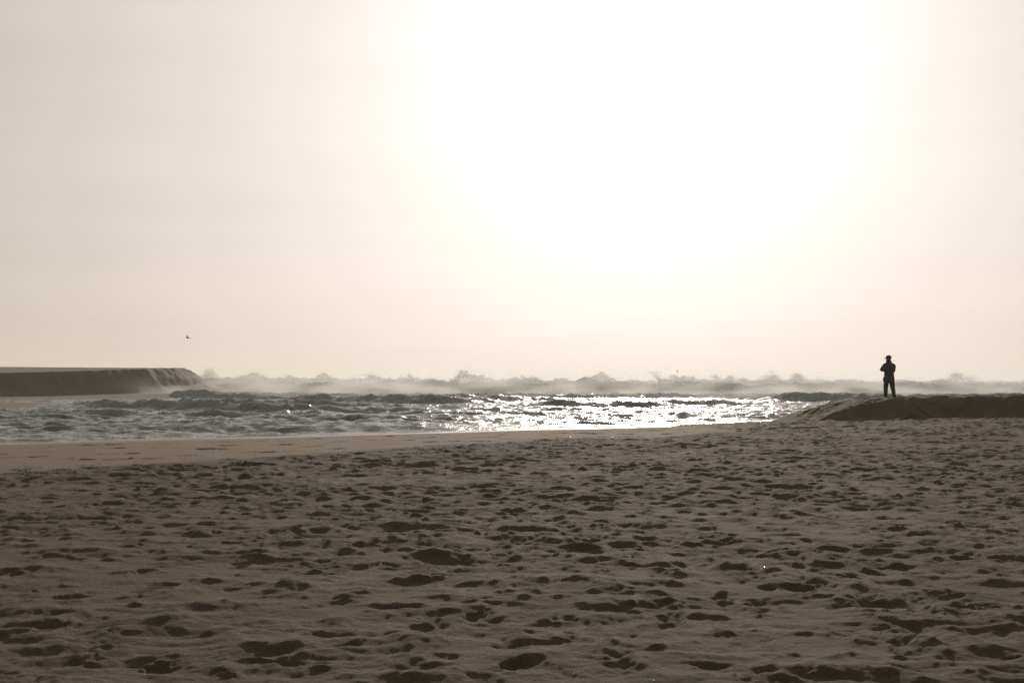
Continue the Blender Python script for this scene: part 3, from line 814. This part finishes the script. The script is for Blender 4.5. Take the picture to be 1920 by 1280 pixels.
# boots
for L_ in (LL, RL):
    V, F = [], []
    a = Vector(L_[-1][:3]); dr = Vector((-.55, .8, 0)).normalized() if L_ is LL else Vector((.15, .98, 0)).normalized(); sdv = dr.cross(Vector((0, 0, 1)))
    limb(V, F, [(a.x, a.y, .16, .058), (a.x, a.y, .08, .060)])
    loft(V, F, [(Vector((a.x, a.y, .045)) - dr * .085, sdv * .036, Vector((0, 0, .038))), (Vector((a.x, a.y, .050)) + dr * .04, sdv * .050, Vector((0, 0, .048))), (Vector((a.x, a.y, .040)) + dr * .15, sdv * .052, Vector((0, 0, .038))), (Vector((a.x, a.y, .030)) + dr * .20, sdv * .035, Vector((0, 0, .024)))], 12)
    fuse('boot', V, F, .010, m_boot, man, 2)
# cap, brim, hair
V, F = [], []
loft(V, F, [hs(.020, .122, .102, -.004), hs(.075, .119, .099, -.006), hs(.118, .094, .080, -.008), hs(.140, .045, .038, -.008), hs(.148, .012, .010, -.008)], 20)
cap = fuse('cap', V, F, .008, m_cap, man, 2)
V, F = [], []
bb = hd + f * .085 + Vector((0, 0, .040))
loft(V, F, [(bb - f * .02, s * .082, Vector((0, 0, .010))), (bb + f * .05 + Vector((0, 0, -.006)), s * .078, Vector((0, 0, .009))), (bb + f * .115 + Vector((0, 0, -.022)), s * .050, Vector((0, 0, .007)))], 16)
brim = fuse('brim', V, F, .006, m_cap, cap, 1)
V, F = [], []
loft(V, F, [hs(-.065, .060, .068, -.030), hs(-.02, .078, .079, -.026), hs(.03, .088, .083, -.018), hs(.06, .085, .08, -.018)], 18)
fuse('hair', V, F, .008, m_hair, man, 1)
for sg in (-1, 1):
    me = bpy.data.meshes.new('eye'); V, F = [], []
    c_ = hd + f * .083 + s * .030 * sg + Vector((0, 0, .005))
    loft(V, F, [(c_ + Vector((0, 0, -.008)), f * .006, s * .006), (c_, f * .010, s * .012), (c_ + Vector((0, 0, .008)), f * .006, s * .006)], 8)
    me.from_pydata(V, [], F); link('eye', me, m_hair, man)

# ------------------------------------------------------------------ two birds
m_feather = plain('dark_feathers', (.075, .070, .064), .7, .3, 12, .2)
m_beak = plain('beak', (.20, .14, .05), .5, .1, 12, 0)
def bird(loc, heading, bank, raise_l, raise_r, label, span=1.15):
    root = bpy.data.objects.new('bird', None); col.objects.link(root)
    root.location = loc; root.rotation_euler = (bank, 0, heading)
    root['label'] = label; root['category'] = 'bird'
    V, F = [], []
    limb(V, F, [(-.20, 0, 0, .02), (-.10, 0, 0, .055), (.02, 0, 0, .070), (.12, 0, .01, .055), (.18, 0, .03, .036), (.235, 0, .04, .034)], 12)
    fuse('body', V, F, .012, m_feather, root, 2)
    V, F = [], []
    limb(V, F, [(.255, 0, .038, .014), (.30, 0, .030, .008), (.32, 0, .022, .004)], 8)
    me = bpy.data.meshes.new('beak'); me.from_pydata(V, [], F); link('beak', me, m_beak, root)
    V, F = [], []
    loft(V, F, [((-.17, 0, 0), (.0, .03, 0), (0, 0, .012)), ((-.26, 0, 0), (.0, .055, 0), (0, 0, .006)), ((-.33, 0, 0), (.0, .075, 0), (0, 0, .003))], 10)
    me = bpy.data.meshes.new('tail'); me.from_pydata(V, [], F); link('tail', me, m_feather, root)
    for sg, rs in ((-1, raise_l), (1, raise_r)):
        V, F = [], []; secs = []
        for t, chord, sweep, dz in ((0, .17, 0, 0), (.12, .18, .03, .3), (.3, .16, .05, .75), (.5, .13, .0, 1.0), (.75, .085, -.08, .98), (.93, .04, -.16, .85), (1.0, .012, -.20, .78)):
            yy = sg * (.04 + t * (span / 2 - .04) * math.cos(rs)); zz = .03 + math.sin(rs) * t * span / 2 + dz * .05
            secs.append(((.03 + sweep, yy, zz), (chord / 2, 0, 0), (0, .002, .008 * (1 - t * .7))))
        loft(V, F, secs, 10)
        me = bpy.data.meshes.new('wing'); me.from_pydata(V, [], F)
        me.polygons.foreach_set('use_smooth', np.ones(len(me.polygons), dtype=bool))
        link('wing', me, m_feather, root)
    return root
bird(((352 - 960) / 2318 * 125, 125, EYE + (713 - 634) / 2318 * 125), R(155), R(25), R(10), R(20), 'dark bird gliding low in the sky above the end of the left sand bluff', .56)
bird(((1270 - 960) / 2318 * 150, 150, EYE + (716 - 697) / 2318 * 150), R(70), R(-20), R(55), R(50), 'small bird with raised wings just above the surf right of centre', .65)

# dark clumps on the bluff's skyline
def clump(px, w, hgt, label):
    y = 205.0; x = (px - 960) / 2318 * y
    j = np.argmin(np.abs(bx_ - x)); i = np.argmin(np.abs(by_ - y)); z = BZ[i, j]
    root = None
    V, F = [], []
    for k in range(7):
        ox, oy = random.gauss(0, w * .3), random.gauss(0, w * .3)
        limb(V, F, [(0, 0, .0, w * .25), (ox, oy, .02, w * .2)])
    limb(V, F, [(ox, oy, -.05, w * .16), (ox * 1.1, oy * 1.1, hgt * random.uniform(.4, .9), w * random.uniform(.06, .14))], 8)
    me_o = fuse('clump', V, F, .05, m_clump, None, 1)
    me_o.location = (x, y, z); me_o['label'] = label; me_o['category'] = 'clump'
m_clump = plain('dry_clump', (.05, .045, .03), .9, .3, 6, 0)
clump(66, .8, .42, 'larger dark clump on the skyline of the left sand bluff')
clump(117, .6, .24, 'smaller dark clump on the skyline of the left sand bluff')
